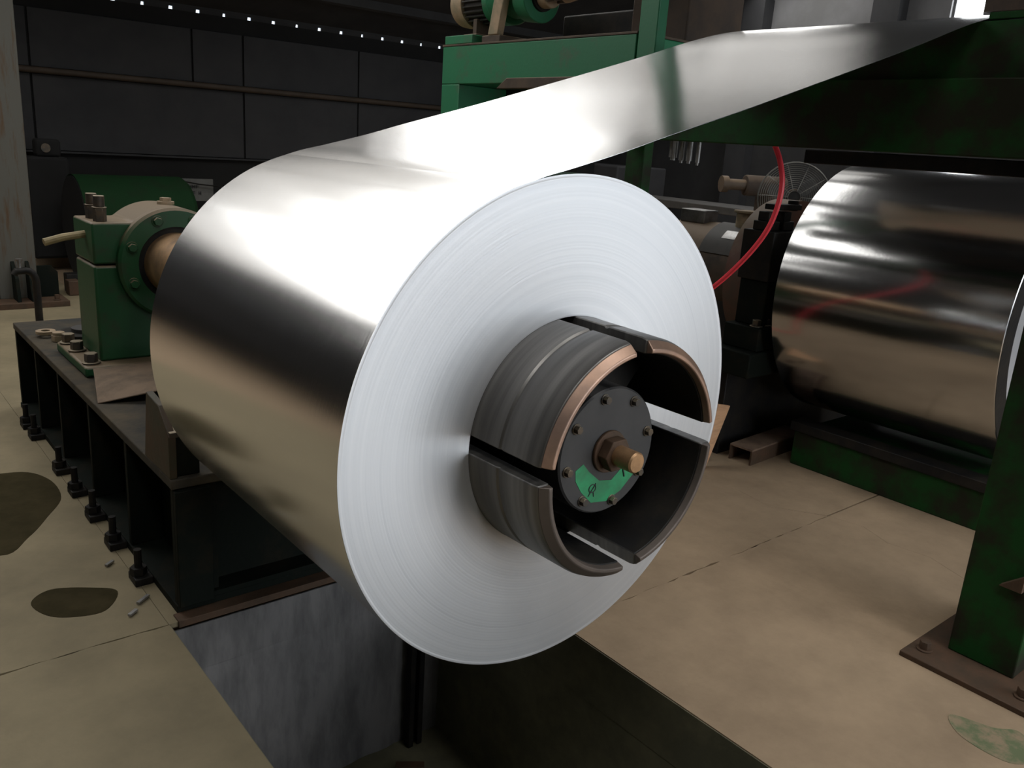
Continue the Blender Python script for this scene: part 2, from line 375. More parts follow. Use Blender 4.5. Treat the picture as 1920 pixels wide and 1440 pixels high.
# closure blocks between the eaves gaps that let daylight in
xs = [-5.6 + 0.3235 * i for i in range(0, 24)] + [1.96 + 0.318 * i for i in range(0, 24)]
xs = sorted(x for x in [1.96 + 0.3175 * i for i in range(-24, 24)] if X0 + 0.2 < x < X1 - 0.2)
prev = X0
for i, x in enumerate(xs):
    wdt = 0.052 if i % 3 else 0.040
    b = MB(); b.prism([(prev, Y1, 1.90), (x - wdt / 2, Y1, 1.90), (x - wdt / 2 + 0.015, Y1, 1.99), (prev, Y1, 1.99)], (0, 0.03, 0))
    b.build('closure_block', 'roof', wall_back, smooth=False); prev = x + wdt / 2
b = MB(); b.box(prev, X1, Y1, Y1 + 0.2, 1.90, 1.99); b.build('closure_block', 'roof', wall_back, smooth=False)
b = MB(); b.box(X0, X1, Y1 - 0.005, Y1 + 0.04, 1.938, 1.99); b.build('eaves_strip', 'roof', wall_back, smooth=False)

b = MB(); b.box(X0 - 0.2, X0, Y0, Y1, FZ, 7.2); struct(b.build('wall_left', 'walldark', smooth=False))
# right wall with a tall window slot
WY0, WY1, WZ0, WZ1 = 3.43, 3.82, 1.9, 3.5
b = MB(); b.box(X1, X1 + .2, Y0, WY0, 1.75, 7.2); b.box(X1, X1 + .2, WY1, Y1, 1.75, 7.2); b.box(X1, X1 + .2, WY0, WY1, 1.75, WZ0); b.box(X1, X1 + .2, WY0, WY1, WZ1, 7.2)
b.bm.verts.ensure_lookup_table(); wr = struct(b.build('wall_right', 'wallr', smooth=False))
b = MB(); b.box(X1 - .04, X1 + .2, Y0, Y1, FZ, 1.749); lab(b.build('lower_wall', 'roof', wr, smooth=False), 'dark lower part of the wall')
b = MB(); b.box(X1 + .08, X1 + .10, WY0, WY1, WZ0, WZ1); win1 = struct(b.build('window_1', emit('bright_window_glass', (0.95, 0.98, 1.0), WINLIGHT), smooth=False))
b = MB()
for a in ((WY0, WY0 + .03), (WY1 - .03, WY1)): b.box(X1 + .05, X1 + .08, a[0], a[1], WZ0, WZ1)
b.build('window_frame', 'wallr', win1, smooth=False)
b = MB()
for y in (4.35, 6.3):
    b.box(X1 - 0.22, X1, y, y + 0.35, FZ, roofz(y + .35) - .02)
struct(b.build('trim_1', 'wall', smooth=False))
b = MB(); b.box(X1 - .05, X1 - .01, 2.0, 3.41, 2.46, 3.3); lab(b.build('wall_board', 'brown', wr, smooth=False), 'brown board beside the bright window')
# front wall (behind the photographer) with two open loading doors
D1 = (0.6, 6.2, -1.0, 3.4)
b = MB(); b.box(X0, D1[0], Y0 - .2, Y0, FZ, 7.2); b.box(D1[0], D1[1], Y0 - .2, Y0, D1[3], 7.2); b.box(D1[1], X1, Y0 - .2, Y0, FZ, 7.2)
struct(b.build('wall_front', 'walldark', smooth=False))
b = MB(); b.box(D1[0], D1[1], Y0 - .12, Y0 - .1, FZ, D1[3]); struct(b.build('door_1', emit('daylight_through_door', (0.89, 0.945, 1.0), DOORLIGHT), smooth=False))

# ---- roof: dark sheet with translucent sheets let in
# (x0, x1, y0, y1, strength): each sheet glows at its own strength
SKY = [(-5.9, -4.7, 5.9, 7.3, .45), (-3.9, -3.3, 5.4, 6.9, .9), (-3.2, -2.2, 3.4, 7.0, 1), (-2.15, -1.15, 3.4, 6.8, 1), (-3.2, -1.15, 7.0, 8.2, .22), (-1.1, -0.1, 3.4, 5.6, 1), (-1.1, -0.1, 5.7, 7.4, .22), (-0.05, 1.1, 3.2, 5.1, 1), (1.15, 2.3, 3.1, 4.9, 1),
       (-0.05, 1.1, 5.2, 7.4, .17), (1.15, 2.9, 5.0, 7.4, .13), (2.75, 4.4, 3.0, 4.8, 1), (3.1, 4.4, 4.85, 7.4, 1), (4.8, 5.8, 3.2, 6.2, .27), (5.9, 6.7, 3.4, 5.8, .13), (7.7, 9.2, 4.9, 6.5, 1.3)]
FILL_SKY = [(-3.0, -1.8, -4.5, -1.0, 3.6), (0.8, 2.0, -4.5, -1.0, 3.6)]  # unseen panels added behind the camera to fill coil face and floor
xs = sorted({X0, X1} | {v for s in SKY + FILL_SKY for v in s[:2]}); ys = sorted({Y0, Y1} | {v for s in SKY + FILL_SKY for v in s[2:]})
b = MB()
for xa, xb in zip(xs, xs[1:]):
    for ya, yb in zip(ys, ys[1:]):
        if any(s[0] <= xa and xb <= s[1] and s[2] <= ya and yb <= s[3] for s in SKY + FILL_SKY): continue
        b.prism([(xa, ya, roofz(ya)), (xb, ya, roofz(ya)), (xb, yb, roofz(yb)), (xa, yb, roofz(yb))], (0, 0, 0.08))
ceiling = struct(b.build('ceiling', 'roof', smooth=False))
SKM = {c: emit('roof_sheet_or_fill_glow', (1.0, 0.985, 0.955), SKYLIGHT * c) for c in sorted({s[4] for s in SKY + FILL_SKY})}
for i, s in enumerate(SKY + FILL_SKY):
    b = MB(); b.prism([(s[0], s[2], roofz(s[2]) + .03), (s[1], s[2], roofz(s[2]) + .03), (s[1], s[3], roofz(s[3]) + .03), (s[0], s[3], roofz(s[3]) + .03)], (0, 0, 0.01))
    b.build('skylight_or_fill', SKM[s[4]], ceiling, smooth=False)
# rafters seen from below
for y in (8.6, 6.9, 2.4, 0.2, -2.2):
    b = MB(); b.prism([(X0, y, roofz(y) - .10), (X1, y, roofz(y) - .10), (X1, y + .06, roofz(y + .06) - .10), (X0, y + .06, roofz(y + .06) - .10)], (0, 0, 0.098))
    b.build('purlin', 'roof', ceiling, smooth=False)

# wall pipe
b = MB(); b.cyl((X0 + .1, Y1 - 0.075, 1.08), (X1 - 0.1, Y1 - 0.075, 1.08), 0.035, n=12)
tag(b.build('wall_pipe', 'pipe'), 'thin brown pipe running along the dark grey back wall', 'pipe')

# ================================================================== left background
t = thing('steel_column', 'pale grey rust-streaked steel column at the left edge on a bolted base', 'column', (0.1, 7.1, FZ))
b = MB(); b.box(-0.10, 0.20, 7.06, 7.10, FZ + .05, 2.69); b.box(-0.10, 0.20, 7.30, 7.34, FZ + .05, 2.62); b.box(0.03, 0.07, 7.10, 7.30, FZ + .05, 2.62)
b.build('shaft', 'column', t, bevel=0.004)
b = MB(); b.box(-0.42, 0.40, 6.82, 7.50, FZ, FZ + .05); b.build('base_plate', 'rust', t, bevel=0.004)
for x0, x1 in ((0.20, 0.37), (-0.27, -0.10)):
    b = MB(); s_ = 1 if x0 > 0 else -1
    xi, xo = (x0, x1) if s_ > 0 else (x1, x0)
    b.prism([(xi, 7.07, FZ + .05), (xo, 7.07, FZ + .05), (xo, 7.07, FZ + .27), (xo - s_ * .05, 7.07, FZ + .33), (xi, 7.07, FZ + .33)], (0, 0.03, 0)); b.build('gusset', 'green_bed', t, bevel=0.003)
for x in (0.0, 0.11):
    b = MB(); b.prism([(x, 7.06, FZ + .05), (x, 6.86, FZ + .05), (x, 6.9, FZ + .25), (x, 7.06, FZ + .38)], (0.03, 0, 0)); b.build('gusset', 'green_bed', t, bevel=0.003)
for x in (-0.34, 0.31): hexbolt((x, 6.88, FZ + .05), (0, 0, 1), 0.022, 0.05, M['rust'], t)

t = thing('bent_pipe', 'dark bent pipe with a small valve in front of the left column base', 'pipe', (-0.19, 5.0, FZ))
pts = [(-0.185, 5.0, FZ), (-0.185, 5.0, -0.45)] + [(-0.185 - 0.055 * (1 - math.cos(a)), 5.0, -0.45 + 0.075 * math.sin(a)) for a in [R(x) for x in (20, 45, 70, 90)]] + [(-0.30, 5.0, -0.378), (-0.312, 5.0, -0.40)]
b = MB(); b.tube(pts, 0.024, 12); b.build('tube', 'black', t)
b = MB(); b.cyl((-0.275, 5, -0.36), (-0.275, 5, -0.31), 0.012, n=10); b.cyl((-0.275, 5, -0.31), (-0.275, 5, -0.295), 0.022, n=12); b.build('valve_knob', 'steelgrey', t)

# green drum lying by the back wall
t = thing('green_drum', 'large dark green steel drum lying on its side by the back wall', 'drum', (1.5, 8.4, FZ))
b = MB(); b.lathe([(0.0, 0.80), (0.50, 0.80), (0.53, 0.78), (0.53, 1.84), (0.50, 1.88), (0.0, 1.88), ], 8.15, -0.46, n=48, closed=False, axis='X')
b.build('shell', mat('drum_green', (0.005, 0.028, 0.008), (0.010, 0.018, 0.008), 4, 0.8, spec=0.15, thr=(0.5, 0.75)), t)
b = MB(); b.lathe([(0.0, 0.772), (0.515, 0.772), (0.515, 0.798), (0.0, 0.798)], 8.15, -0.46, n=48, closed=False, axis='X'); lab(b.build('end_cap', 'walldark', t), 'black end of the drum')
for x in (1.05, 1.6):
    b = MB(); b.box(x, x + 0.12, 7.70, 8.60, FZ, -0.90); b.build('chock', 'black', t)
b = MB(); b.box(0.52, 2.1, 7.46, 7.58, FZ, -0.82); tag(b.build('floor_beam', 'black', bevel=0.006), 'black steel beam lying on the floor before the green drum', 'beam')
b = MB(); b.box(0.50, 0.60, 7.30, 7.44, FZ, -0.86); tag(b.build('rust_block', 'rust', bevel=0.008), 'small rust-coloured block at the end of the black floor beam', 'block')

# pale sign board with two faded lines of writing
t = thing('sign_board', 'pale board with two faded dark lines of characters behind the green drum', 'sign', (2.24, 9.0, -0.30))
b = MB(); b.box(1.98, 2.53, 9.0, 9.03, -0.26, 0.0); b.build('board', 'white', t, bevel=0.004)
def glyphs(z0, z1, xs_):
    b = MB()
    for x in xs_:
        w = 0.030; k = random.choice((0, 1, 2))
        b.box(x, x + 0.007, 8.994, 9.0, z0, z1); 
        b.box(x, x + w, 8.994, 9.0, z1 - 0.008, z1) if k != 1 else b.box(x + w - .007, x + w, 8.994, 9.0, z0, z1)
        b.box(x, x + w, 8.994, 9.0, (z0 + z1) / 2 - .004, (z0 + z1) / 2 + .004)
        if k == 2: b.box(x, x + w, 8.994, 9.0, z0, z0 + .008)
    o = b.build('lettering', 'ink', t, smooth=False); o['kind'] = 'stuff'; return o
glyphs(-0.11, -0.07, [2.11 + 0.042 * i for i in range(6)])
glyphs(-0.185, -0.145, [2.11 + 0.042 * i for i in range(5)] + [2.35])
for x in (2.02, 2.46):
    b = MB(); b.box(x, x + .03, 9.0, 9.03, -0.859, -0.26); b.build('leg', 'black', t)
b = MB(); b.tube([(1.86, 8.9, 0.05), (2.1, 8.93, -0.02), (2.35, 8.95, -0.06), (2.7, 8.95, -0.09)], 0.008, 6); tag(b.build('slack_cable', 'black'), 'thin dark cable sagging across the pale sign board', 'cable')

# dark upright cabinet with a pale dial left of the drum
t = thing('control_cabinet', 'black upright cabinet with a pale round dial beside the left column', 'cabinet', (0.70, 8.85, FZ))
b = MB(); b.box(0.50, 0.90, 8.74, 8.96, -0.859, 0.20); b.box(0.60, 0.84, 8.76, 8.94, 0.20, 0.38); b.build('body', 'walldark', t, bevel=0.03)
b = MB(); b.cyl((0.69, 8.735, 0.29), (0.69, 8.76, 0.29), 0.045, n=20); lab(b.build('dial', 'bolt', t), 'pale round dial')

# ================================================================== reel bed (left)
BX, BZ, BY0, BY1 = -0.505, -0.50, 1.32, 3.98
t = thing('reel_bed', 'long black steel machine bed carrying the bearing pedestal behind the big coil', 'machine bed', (0.1, 2.6, FZ))
b = MB(); b.box(BX, 0.80, BY0, BY1, BZ - 0.035, BZ); b.build('top_plate', 'bedtop', t, bevel=0.004)
b = MB(); b.box(BX + 0.13, BX + 0.155, BY0 + .02, BY1 - .02, FZ + 0.03, BZ - .036); b.build('side_web', 'green_bed', t)
b = MB(); b.box(0.74, 0.77, BY0 + .02, BY1 - .02, FZ + 0.03, BZ - .036); b.build('side_web', 'green_bed', t)
b = MB(); b.box(BX + 0.0, 0.80, BY0 + .0, BY1, FZ, FZ + 0.03); b.build('bottom_flange', 'green_bed', t, bevel=0.003)
for y in (BY0 + 0.005, 1.86, 2.4, 2.95, 3.45, BY1 - .035):
    b = MB(); b.box(BX + 0.005, BX + 0.13, y, y + .03, FZ + 0.03, BZ - .036); b.build('rib', 'green_bed', t, bevel=0.003)
b = MB(); b.box(BX + .004, BX + .125, BY0 - .02, BY0 + .004, FZ + .03, BZ - .037); b.build('end_flange', 'green_bed', t, bevel=0.003)
b = MB(); b.box(BX + .13, 0.74, BY0 + .09, BY0 + .115, FZ + 0.03, BZ - .036); b.build('end_plate', 'green_bed', t)
b = MB(); b.box(BX + .125, 0.74, BY0 - .0, BY0 + .09, FZ + 0.031, FZ + .05); b.build('end_ledge', 'green_bed', t)
for y in (1.62, 1.95, 2.25, 2.55, 2.85, 3.4, 3.6):
    x = BX - 0.035
    b = MB(); b.box(x - .03, x + .035, y - .045, y + .045, FZ, FZ + .03); b.build('anchor_foot', 'black', t, bevel=0.004)
    b = MB(); b.cyl((x - .005, y, FZ + .03), (x - .005, y, FZ + .13), 0.014, n=10); b.cyl((x - .005, y, FZ + .032), (x - .005, y, FZ + .06), 0.030, n=6); b.build('anchor_bolt', 'black', t)
# stop bracket standing on the front corner of the bed
t = thing('stop_bracket', 'rusty green stop bracket on the front corner of the bed under the coil', 'bracket', (-0.45, 1.45, BZ))
b = MB(); b.prism([(-0.505, 1.33, BZ), (-0.505, 1.60, BZ), (-0.505, 1.55, BZ + .25), (-0.505, 1.42, BZ + .235), (-0.505, 1.33, BZ + .15)], (0.025, 0, 0)); b.build('side_plate', mat('rusty_olive_paint', (0.034, 0.032, 0.016), (0.06, 0.032, 0.015), 7, 0.65, 0, 0.3, 40), t, bevel=0.003)
b = MB(); b.box(-0.48, -0.40, 1.345, 1.365, BZ, BZ + .145); b.build('front_plate', 'green_bed', t, bevel=0.003)
b = MB(); b.box(-0.50, -0.40, 1.33, 1.40, BZ + .145, BZ + .165); b.build('cap_plate', 'bolt', t, bevel=0.003)

# bearing pedestal
def pedestal(name, label, cx, cz, y0, base_z, R0, hw, hd, mat_main, mat_cap):
    t = thing(name, label, 'bearing housing', (cx, y0 + hd / 2, base_z))
    n = 40
    ear = 0.19
    # lower half: broad pedestal down to the foot
    b = MB(); b.box(cx - hw, cx + hw, y0 + .03, y0 + hd, base_z + .05, cz - .004); b.build('pedestal', mat_main, t, bevel=0.012)
    # upper half: ears plus arched cap
    prof = [(cx - hw, cz + .004), (cx - hw, cz + ear), (cx - math.sqrt(R0 * R0 - ear * ear), cz + ear)]
    a0 = math.atan2(ear, -math.sqrt(R0 * R0 - ear * ear)); a1 = math.atan2(ear, math.sqrt(R0 * R0 - ear * ear))
    prof += [(cx + R0 * math.cos(a0 + (a1 - a0) * i / n), cz + R0 * math.sin(a0 + (a1 - a0) * i / n)) for i in range(1, n)]
    prof += [(cx + math.sqrt(R0 * R0 - ear * ear), cz + ear), (cx + hw, cz + ear), (cx + hw, cz + .004)]
    b = MB(); b.prism([(x, y0 + .03, z) for x, z in prof], (0, hd - .03, 0)); b.build('cap', mat_main, t, bevel=0.01)
    # front cover ring with its bolts
    b = MB(); b.lathe([(0.175, y0 - .015), (R0 - .012, y0 - .015), (R0, y0 - .003), (R0, y0 + .035), (0.175, y0 + .035)], cx, cz, n=64); cv = b.build('front_cover', mat_main, t)
    for k in range(8):
        a = R(22.5 + 45 * k); hexbolt((cx + (R0 - .045) * math.cos(a), y0 - .015, cz + (R0 - .045) * math.sin(a)), (0, -1, 0), 0.020, 0.022, M[mat_main] if isinstance(mat_main, str) else mat_main, cv, 'cover_bolt')
    b = MB(); b.lathe([(0.0, y0 - .002), (0.174, y0 - .002), (0.174, y0 + .03), (0.0, y0 + .03)], cx, cz, n=48); b.build('seal', 'black', t)
    # foot flange with bolts
    fx = hw + .085
    b = MB(); b.box(cx - fx, cx + fx, y0 - .05, y0 + hd + .15, base_z, base_z + .05); b.build('foot', mat_main, t, bevel=0.012)
    for s in (-1, 1):
        for y in (y0 + .02, y0 + .28, y0 + hd + .09):
            hexbolt((cx + s * (hw + .042), y, base_z + .05), (0, 0, 1), 0.030, 0.05, M[mat_cap], t, 'foot_bolt')
        for y in (y0 + .10, y0 + .23):
            b = MB(); x = cx + s * (hw - .055)
            b.cyl((x, y, cz + ear), (x, y, cz + ear + .06), 0.030, n=6); b.cyl((x, y, cz + ear + .06), (x, y, cz + ear + .065), 0.033, n=6); b.cyl((x, y, cz + ear + .065), (x, y, cz + ear + .115), 0.024, n=12)
            b.build('cap_bolt', M[mat_cap], t, bevel=0.002, seg=1)
    return t
ped = pedestal('bearing_pedestal', 'green bearing housing with a sandy dusty cap on the bed left of the big coil', 0, 0, 2.72, BZ, 0.262, 0.355, 0.36, 'green', 'bolt')
b = MB(); b.cyl((0.02, 2.90, 0.262), (0.02, 2.90, 0.275), 0.040, n=20); b.cyl((0.02, 2.90, 0.275), (0.02, 2.90, 0.292), 0.026, n=6); b.build('grease_plug', 'tan', ped)
b = MB(); b.tube([(-0.53, 2.85, 0.095), (-0.45, 2.86, 0.115), (-0.34, 2.88, 0.128)], 0.017, 10); lab(b.build('grease_pipe', 'yellowrod', ped), 'ochre pipe stub sticking out to the left')

# loose pieces lying on the bed
b = MB(); b.lathe([(0.022, 0.0), (0.048, 0.0), (0.048, 0.016), (0.022, 0.016)], 0, 0, n=24)
bmesh.ops.rotate(b.bm, verts=b.bm.verts, cent=(0, 0, 0), matrix=Matrix.Rotation(R(90), 3, 'X'))
bmesh.ops.translate(b.bm, verts=b.bm.verts, vec=(-0.42, 3.57, BZ + .017)); tag(b.build('loose_washer', 'tan'), 'pale thick washer lying alone on the far end of the bed', 'washer')
t = thing('pipe_flange', 'black round flange lying flat on the bed behind the green pedestal', 'flange', (-0.24, 3.5, BZ))
b = MB(); b.cyl((-0.235, 3.50, BZ), (-0.235, 3.50, BZ + .03), 0.135, n=32); b.build('disc', 'black', t, bevel=0.004)
b = MB(); b.cyl((-0.235, 3.50, BZ + .03), (-0.235, 3.50, BZ + .05), 0.075, n=24); b.cyl((-0.235, 3.50, BZ + .05), (-0.235, 3.50, BZ + .056), 0.02, n=12); b.build('hub', 'plategrey', t)
hexb = MB(); hexb.cyl((-0.385, 3.44, BZ), (-0.385, 3.44, BZ + .035), 0.036, n=6); hexb.cyl((-0.385, 3.44, BZ + .035), (-0.385, 3.44, BZ + .05), 0.030, n=16); tag(hexb.build('loose_nut', 'tan', bevel=0.003), 'pale nut lying at the corner of the green pedestal foot', 'nut')

# sagging sheet of cardboard on the bed
b = MB(); nx, ny = 14, 10; G = []
for i in range(nx + 1):
    row = []
    for j in range(ny + 1):
        u, v = i / nx, j / ny
        bl, br, tr, tl = Vector((-0.492, 2.27, BZ + .004)), Vector((-0.16, 2.12, BZ + .085)), Vector((0.05, 2.58, BZ + .075)), Vector((-0.415, 2.64, BZ + .052))
        q = bl.lerp(br, u).lerp(tl.lerp(tr, u), v); x, y = q.x, q.y
        z = q.z + 0.012 * math.sin(6 * u + 3 * v) * v * (1 - v) * 4 + (random.uniform(0, .006) if 0 < v < 1 else 0) + 0.018 * math.sin(PI * v) * math.sin(PI * u)
        row.append((x, y, z))
    G.append(row)
top = [[b.bm.verts.new(p) for p in r] for r in G]; bot = [[b.bm.verts.new((p[0], p[1], p[2] - .004)) for p in r] for r in G]
for i in range(nx):
    for j in range(ny):
        b.bm.faces.new([top[i][j], top[i + 1][j], top[i + 1][j + 1], top[i][j + 1]]); b.bm.faces.new([bot[i][j], bot[i][j + 1], bot[i + 1][j + 1], bot[i + 1][j]])
rim = [(i, 0) for i in range(nx)] + [(nx, j) for j in range(ny)] + [(i, ny) for i in range(nx, 0, -1)] + [(0, j) for j in range(ny, 0, -1)]
for (i, j), (k, l) in zip(rim, rim[1:] + rim[:1]): b.bm.faces.new([top[i][j], bot[i][j], bot[k][l], top[k][l]])
tag(b.build('cardboard_sheet', 'card', ang=60), 'crumpled brown cardboard sheet lying on the bed beside the coil', 'cardboard')

# ================================================================== the big coil with its strip
RC, LC, RB = 0.600, 1.146, 0.281
t = thing('steel_coil', 'huge bright steel coil with its strip rising to the right, on the central mandrel', 'steel coil', (0, LC / 2, -RC))
b = MB(); b.lathe([(RB, LC), (RC - .003, LC), (RC, LC - .003), (RC, 0.0)], 0, 0, n=256, closed=False); b.build('coil_body', 'strip', t, ang=20)
b = MB(); b.lathe([(RC, 0.0), (RC - .0045, -0.0006), (RC - .0065, 0.0)] + [(r, 0.00012 * math.sin(r * 900) * random.random()) for r in [RC - .008 - (RC - .008 - RB) * i / 120 for i in range(121)]] + [(RB, 0.03)], 0, 0, n=256, closed=False)
fo = b.build('coil_face', 'face', t, ang=80)
fo.location = Vector((0, 0, RC)) + Vector((0, -LC / 2, 0)); 
for v in fo.data.vertices: v.co -= fo.location
b = MB(); b.lathe([(RB - .0002, LC), (RB - .0002, 0.004), (RB + .004, 0.0012), (RB + .004, LC)], 0, 0, n=128); b.build('inner_wrap', 'black', t)
# strip: leaves the coil on a tangent, sags slightly, climbs over the roller
knots = [(0.108, 0.650), (0.267, 0.697), (0.549, 0.777), (0.792, 0.849), (1.069, 0.932), (1.379, 1.027), (1.622, 1.1055), (1.79, 1.1545), (1.90, 1.1815), (1.985, 1.199)]
pol = lambda d: ((RC + .0007) * math.cos(R(d)), (RC + .0007) * math.sin(R(d)))
prof = [pol(120), pol(104.75), (-0.030, 0.6135)] + knots + [(2.07, 1.2115), (2.16, 1.2165), (2.3, 1.214), (2.9, 1.18)]
def catmull(P, k=8):
    P = [Vector(p) for p in P]; out = []
    for i in range(len(P) - 1):
        p0, p1, p2, p3 = P[max(i - 1, 0)], P[i], P[i + 1], P[min(i + 2, len(P) - 1)]
        for q in range(k):
            s = q / k; out.append(0.5 * ((2 * p1) + (p2 - p0) * s + (2 * p0 - 5 * p1 + 4 * p2 - p3) * s * s + (3 * p1 - p0 - 3 * p2 + p3) * s ** 3))
    return out + [P[-1]]
C = [Vector(pol(265 - 1.45 * i)) for i in range(100)] + catmull([pol(135.5)] + prof, 10)[10:]; th = 0.0014
b = MB()
rows = []
for i, p in enumerate(C):
    tg_ = (C[min(i + 1, len(C) - 1)] - C[max(i - 1, 0)]).normalized(); nx_, nz_ = tg_.y, -tg_.x      # inward normal
    rows.append([b.bm.verts.new((p[0] + nx_ * q, y, p[1] + nz_ * q)) for y, q in ((0, 0), (LC, 0), (LC, th), (0, th))])
for A, B in zip(rows, rows[1:]):
    for k in range(4): b.bm.faces.new([A[k], A[(k + 1) % 4], B[(k + 1) % 4], B[k]])
b.bm.faces.new(rows[0]); b.bm.faces.new(rows[-1][::-1])
b.build('strip', 'strip', t, ang=50)

# ---- mandrel
t = thing('mandrel', 'dark expanding mandrel with four segments and a bolted end plate in the coil bore', 'mandrel', (0, 0.5, -RB))
ctr = [5.7, 93.5, 176.5, 274.6]; hw = [6.3, 5.0, 4.0, 6.0]
pr = [(0.2805, 1.3), (0.2805, 0.0), (0.2790, -0.095), (0.2755, -0.100), (0.2755, -0.104), (0.2785, -0.110), (0.2775, -0.160), (0.2765, -0.208),
      (0.2730, -0.222), (0.2545, -0.240), (0.2460, -0.240), (0.2420, -0.230), (0.2420, 1.3)]
for k in range(4):
    a0 = R(ctr[k] + hw[k]); a1 = R(ctr[(k + 1) % 4] - hw[(k + 1) % 4]) + (2 * PI if k == 3 else 0)
    b = MB(); b.lathe(pr[:8] + [(0.2725, -0.2225), (0.250, -0.2225), (0.2440, -0.2225), (0.2420, -0.2200), (0.2420, 1.3)], 0, 0, a0, a1, n=40); sg = b.build('segment', 'mandrel', t, bevel=0.003, seg=2, ang=30)
    sg.data.materials.append(M['black'])
    for f in sg.data.polygons:
        c = f.center + wl(sg)
        if math.hypot(c.x, c.z) < 0.2435: f.material_index = 1  # inner faces blackened, putting the shade of the bore into the colour
    b = MB(); b.lathe([(0.2728, -0.2228), (0.2560, -0.240), (0.2470, -0.240), (0.2430, -0.2228)], 0, 0, a0 + .006, a1 - .006, n=40); lab(b.build('rim', 'copper' if k < 2 else 'shaded_rim', sg, bevel=0.002), 'worn copper-coloured rim' if k < 2 else 'grey-brown rim, coloured darker for the weaker light')  # lower rims a darker copy of the upper, weaker light put into colour
    # wedge rib carrying the segment
    am = (a0 + a1) / 2
    b = MB(); d = Vector((math.cos(am), 0, math.sin(am))); q = Vector((-math.sin(am), 0, math.cos(am)))
    b.obox(d * 0.195 + Vector((0, 0.5, 0)), d, (0, 1, 0), q, 0.05, 0.55, 0.05); b.build('wedge', 'black', sg)
b = MB(); b.cyl((0, -0.02, 0), (0, 1.3, 0), 0.145, n=48); b.build('core', 'black', t)
b = MB(); b.lathe([(0, -0.150), (0.146, -0.150), (0.150, -0.146), (0.150, -0.02), (0, -0.02)], 0, 0, n=64, closed=False); ep = b.build('end_plate', 'plategrey', t)
for k in range(8):
    a = R(12 + 45 * k); hexbolt((0.128 * math.cos(a), -0.150, 0.128 * math.sin(a)), (0, -1, 0), 0.0095, 0.014, M['bolt'], ep, 'plate_bolt')
# green paint daubed across the lower half of the plate
b = MB(); P = []
outl = [(-0.098, -0.030), (-0.075, -0.018), (-0.055, -0.040), (-0.020, -0.068), (0.020, -0.075), (0.050, -0.052), (0.085, -0.035), (0.118, -0.030),
        (0.120, -0.052), (0.085, -0.082), (0.055, -0.108), (0.010, -0.125), (-0.040, -0.118), (-0.075, -0.085), (-0.095, -0.055)]
b.prism([(x, -0.1508, z) for x, z in outl], (0, 0.0006, 0)); lab(b.build('paint_patch', 'paintgreen', ep, smooth=False), 'bright green paint patch')
b = MB()   # two hand-made marks on the patch: a loop and a short stroke
b.tube([(-0.040 + 0.011 * math.cos(a), -0.1515, -0.083 + 0.010 * math.sin(a)) for a in [i * 2 * PI / 12 for i in range(13)]], 0.0012, 5)
b.tube([(-0.052, -0.1515, -0.100), (-0.040, -0.1515, -0.085), (-0.030, -0.1515, -0.072)], 0.0012, 5)
b.tube([(-0.036, -0.1515, -0.092), (-0.034, -0.1515, -0.104)], 0.0012, 5)
b.tube([(0.055, -0.1515, -0.052), (0.062, -0.1515, -0.074)], 0.0022, 5)
b.build('paint_mark', 'ink', ep)['kind'] = 'stuff'
b = MB(); b.cyl((0, -0.150, 0), (0, -0.158, 0), 0.050, n=32); b.cyl((0, -0.158, 0), (0, -0.185, 0), 0.041, n=6, rot=0.3); b.build('nut', 'rust', ep, bevel=0.002)
b = MB(); b.cyl((0, -0.18, 0), (0, -0.236, 0), 0.0245, n=28); b.cyl((0, -0.236, 0), (0, -0.240, 0), 0.0245, 0.021, n=28); b.build('stud', 'brass', ep)
b = MB(); b.cyl((0, 1.3, 0), (0, 2.716, 0), 0.148, n=56); lab(b.build('shaft', 'shaft', t), 'brown oiled shaft')
b = MB(); b.lathe([(0.149, 1.25), (0.30, 1.25), (0.30, 1.34), (0.149, 1.34)], 0, 0, n=64); b.build('back_flange', 'black', t)

# pit rails and rubbish
b = MB(); b.box(0.40, 0.425, 1.20, 1.24, PZ, -1.03); b.box(0.445, 0.47, 1.20, 1.24, PZ, -1.03); b.box(0.425, 0.445, 1.225, 1.24, PZ, -1.03)
tag(b.build('guide_rail', 'black', bevel=0.003), 'black upright channel rail in the corner of the pit', 'rail')
for i, (x, y, w, a) in enumerate(((0.20, 1.02, 0.10, 20), (0.33, 1.08, 0.06, -35), (0.14, 1.1, 0.05, 60))):
    b = MB(); ca, sa = math.cos(R(a)), math.sin(R(a))
    b.obox((x, y, PZ + .02), (ca, sa, 0), (-sa, ca, 0), (0, 0, 1), w, 0.02, 0.018)
    tag(b.build('scrap_piece', 'rust', bevel=0.004), ('long rusty scrap bar on the pit floor', 'rusty scrap stub beside the pit rail', 'short rusty scrap lump by the pit back wall')[i], 'scrap')

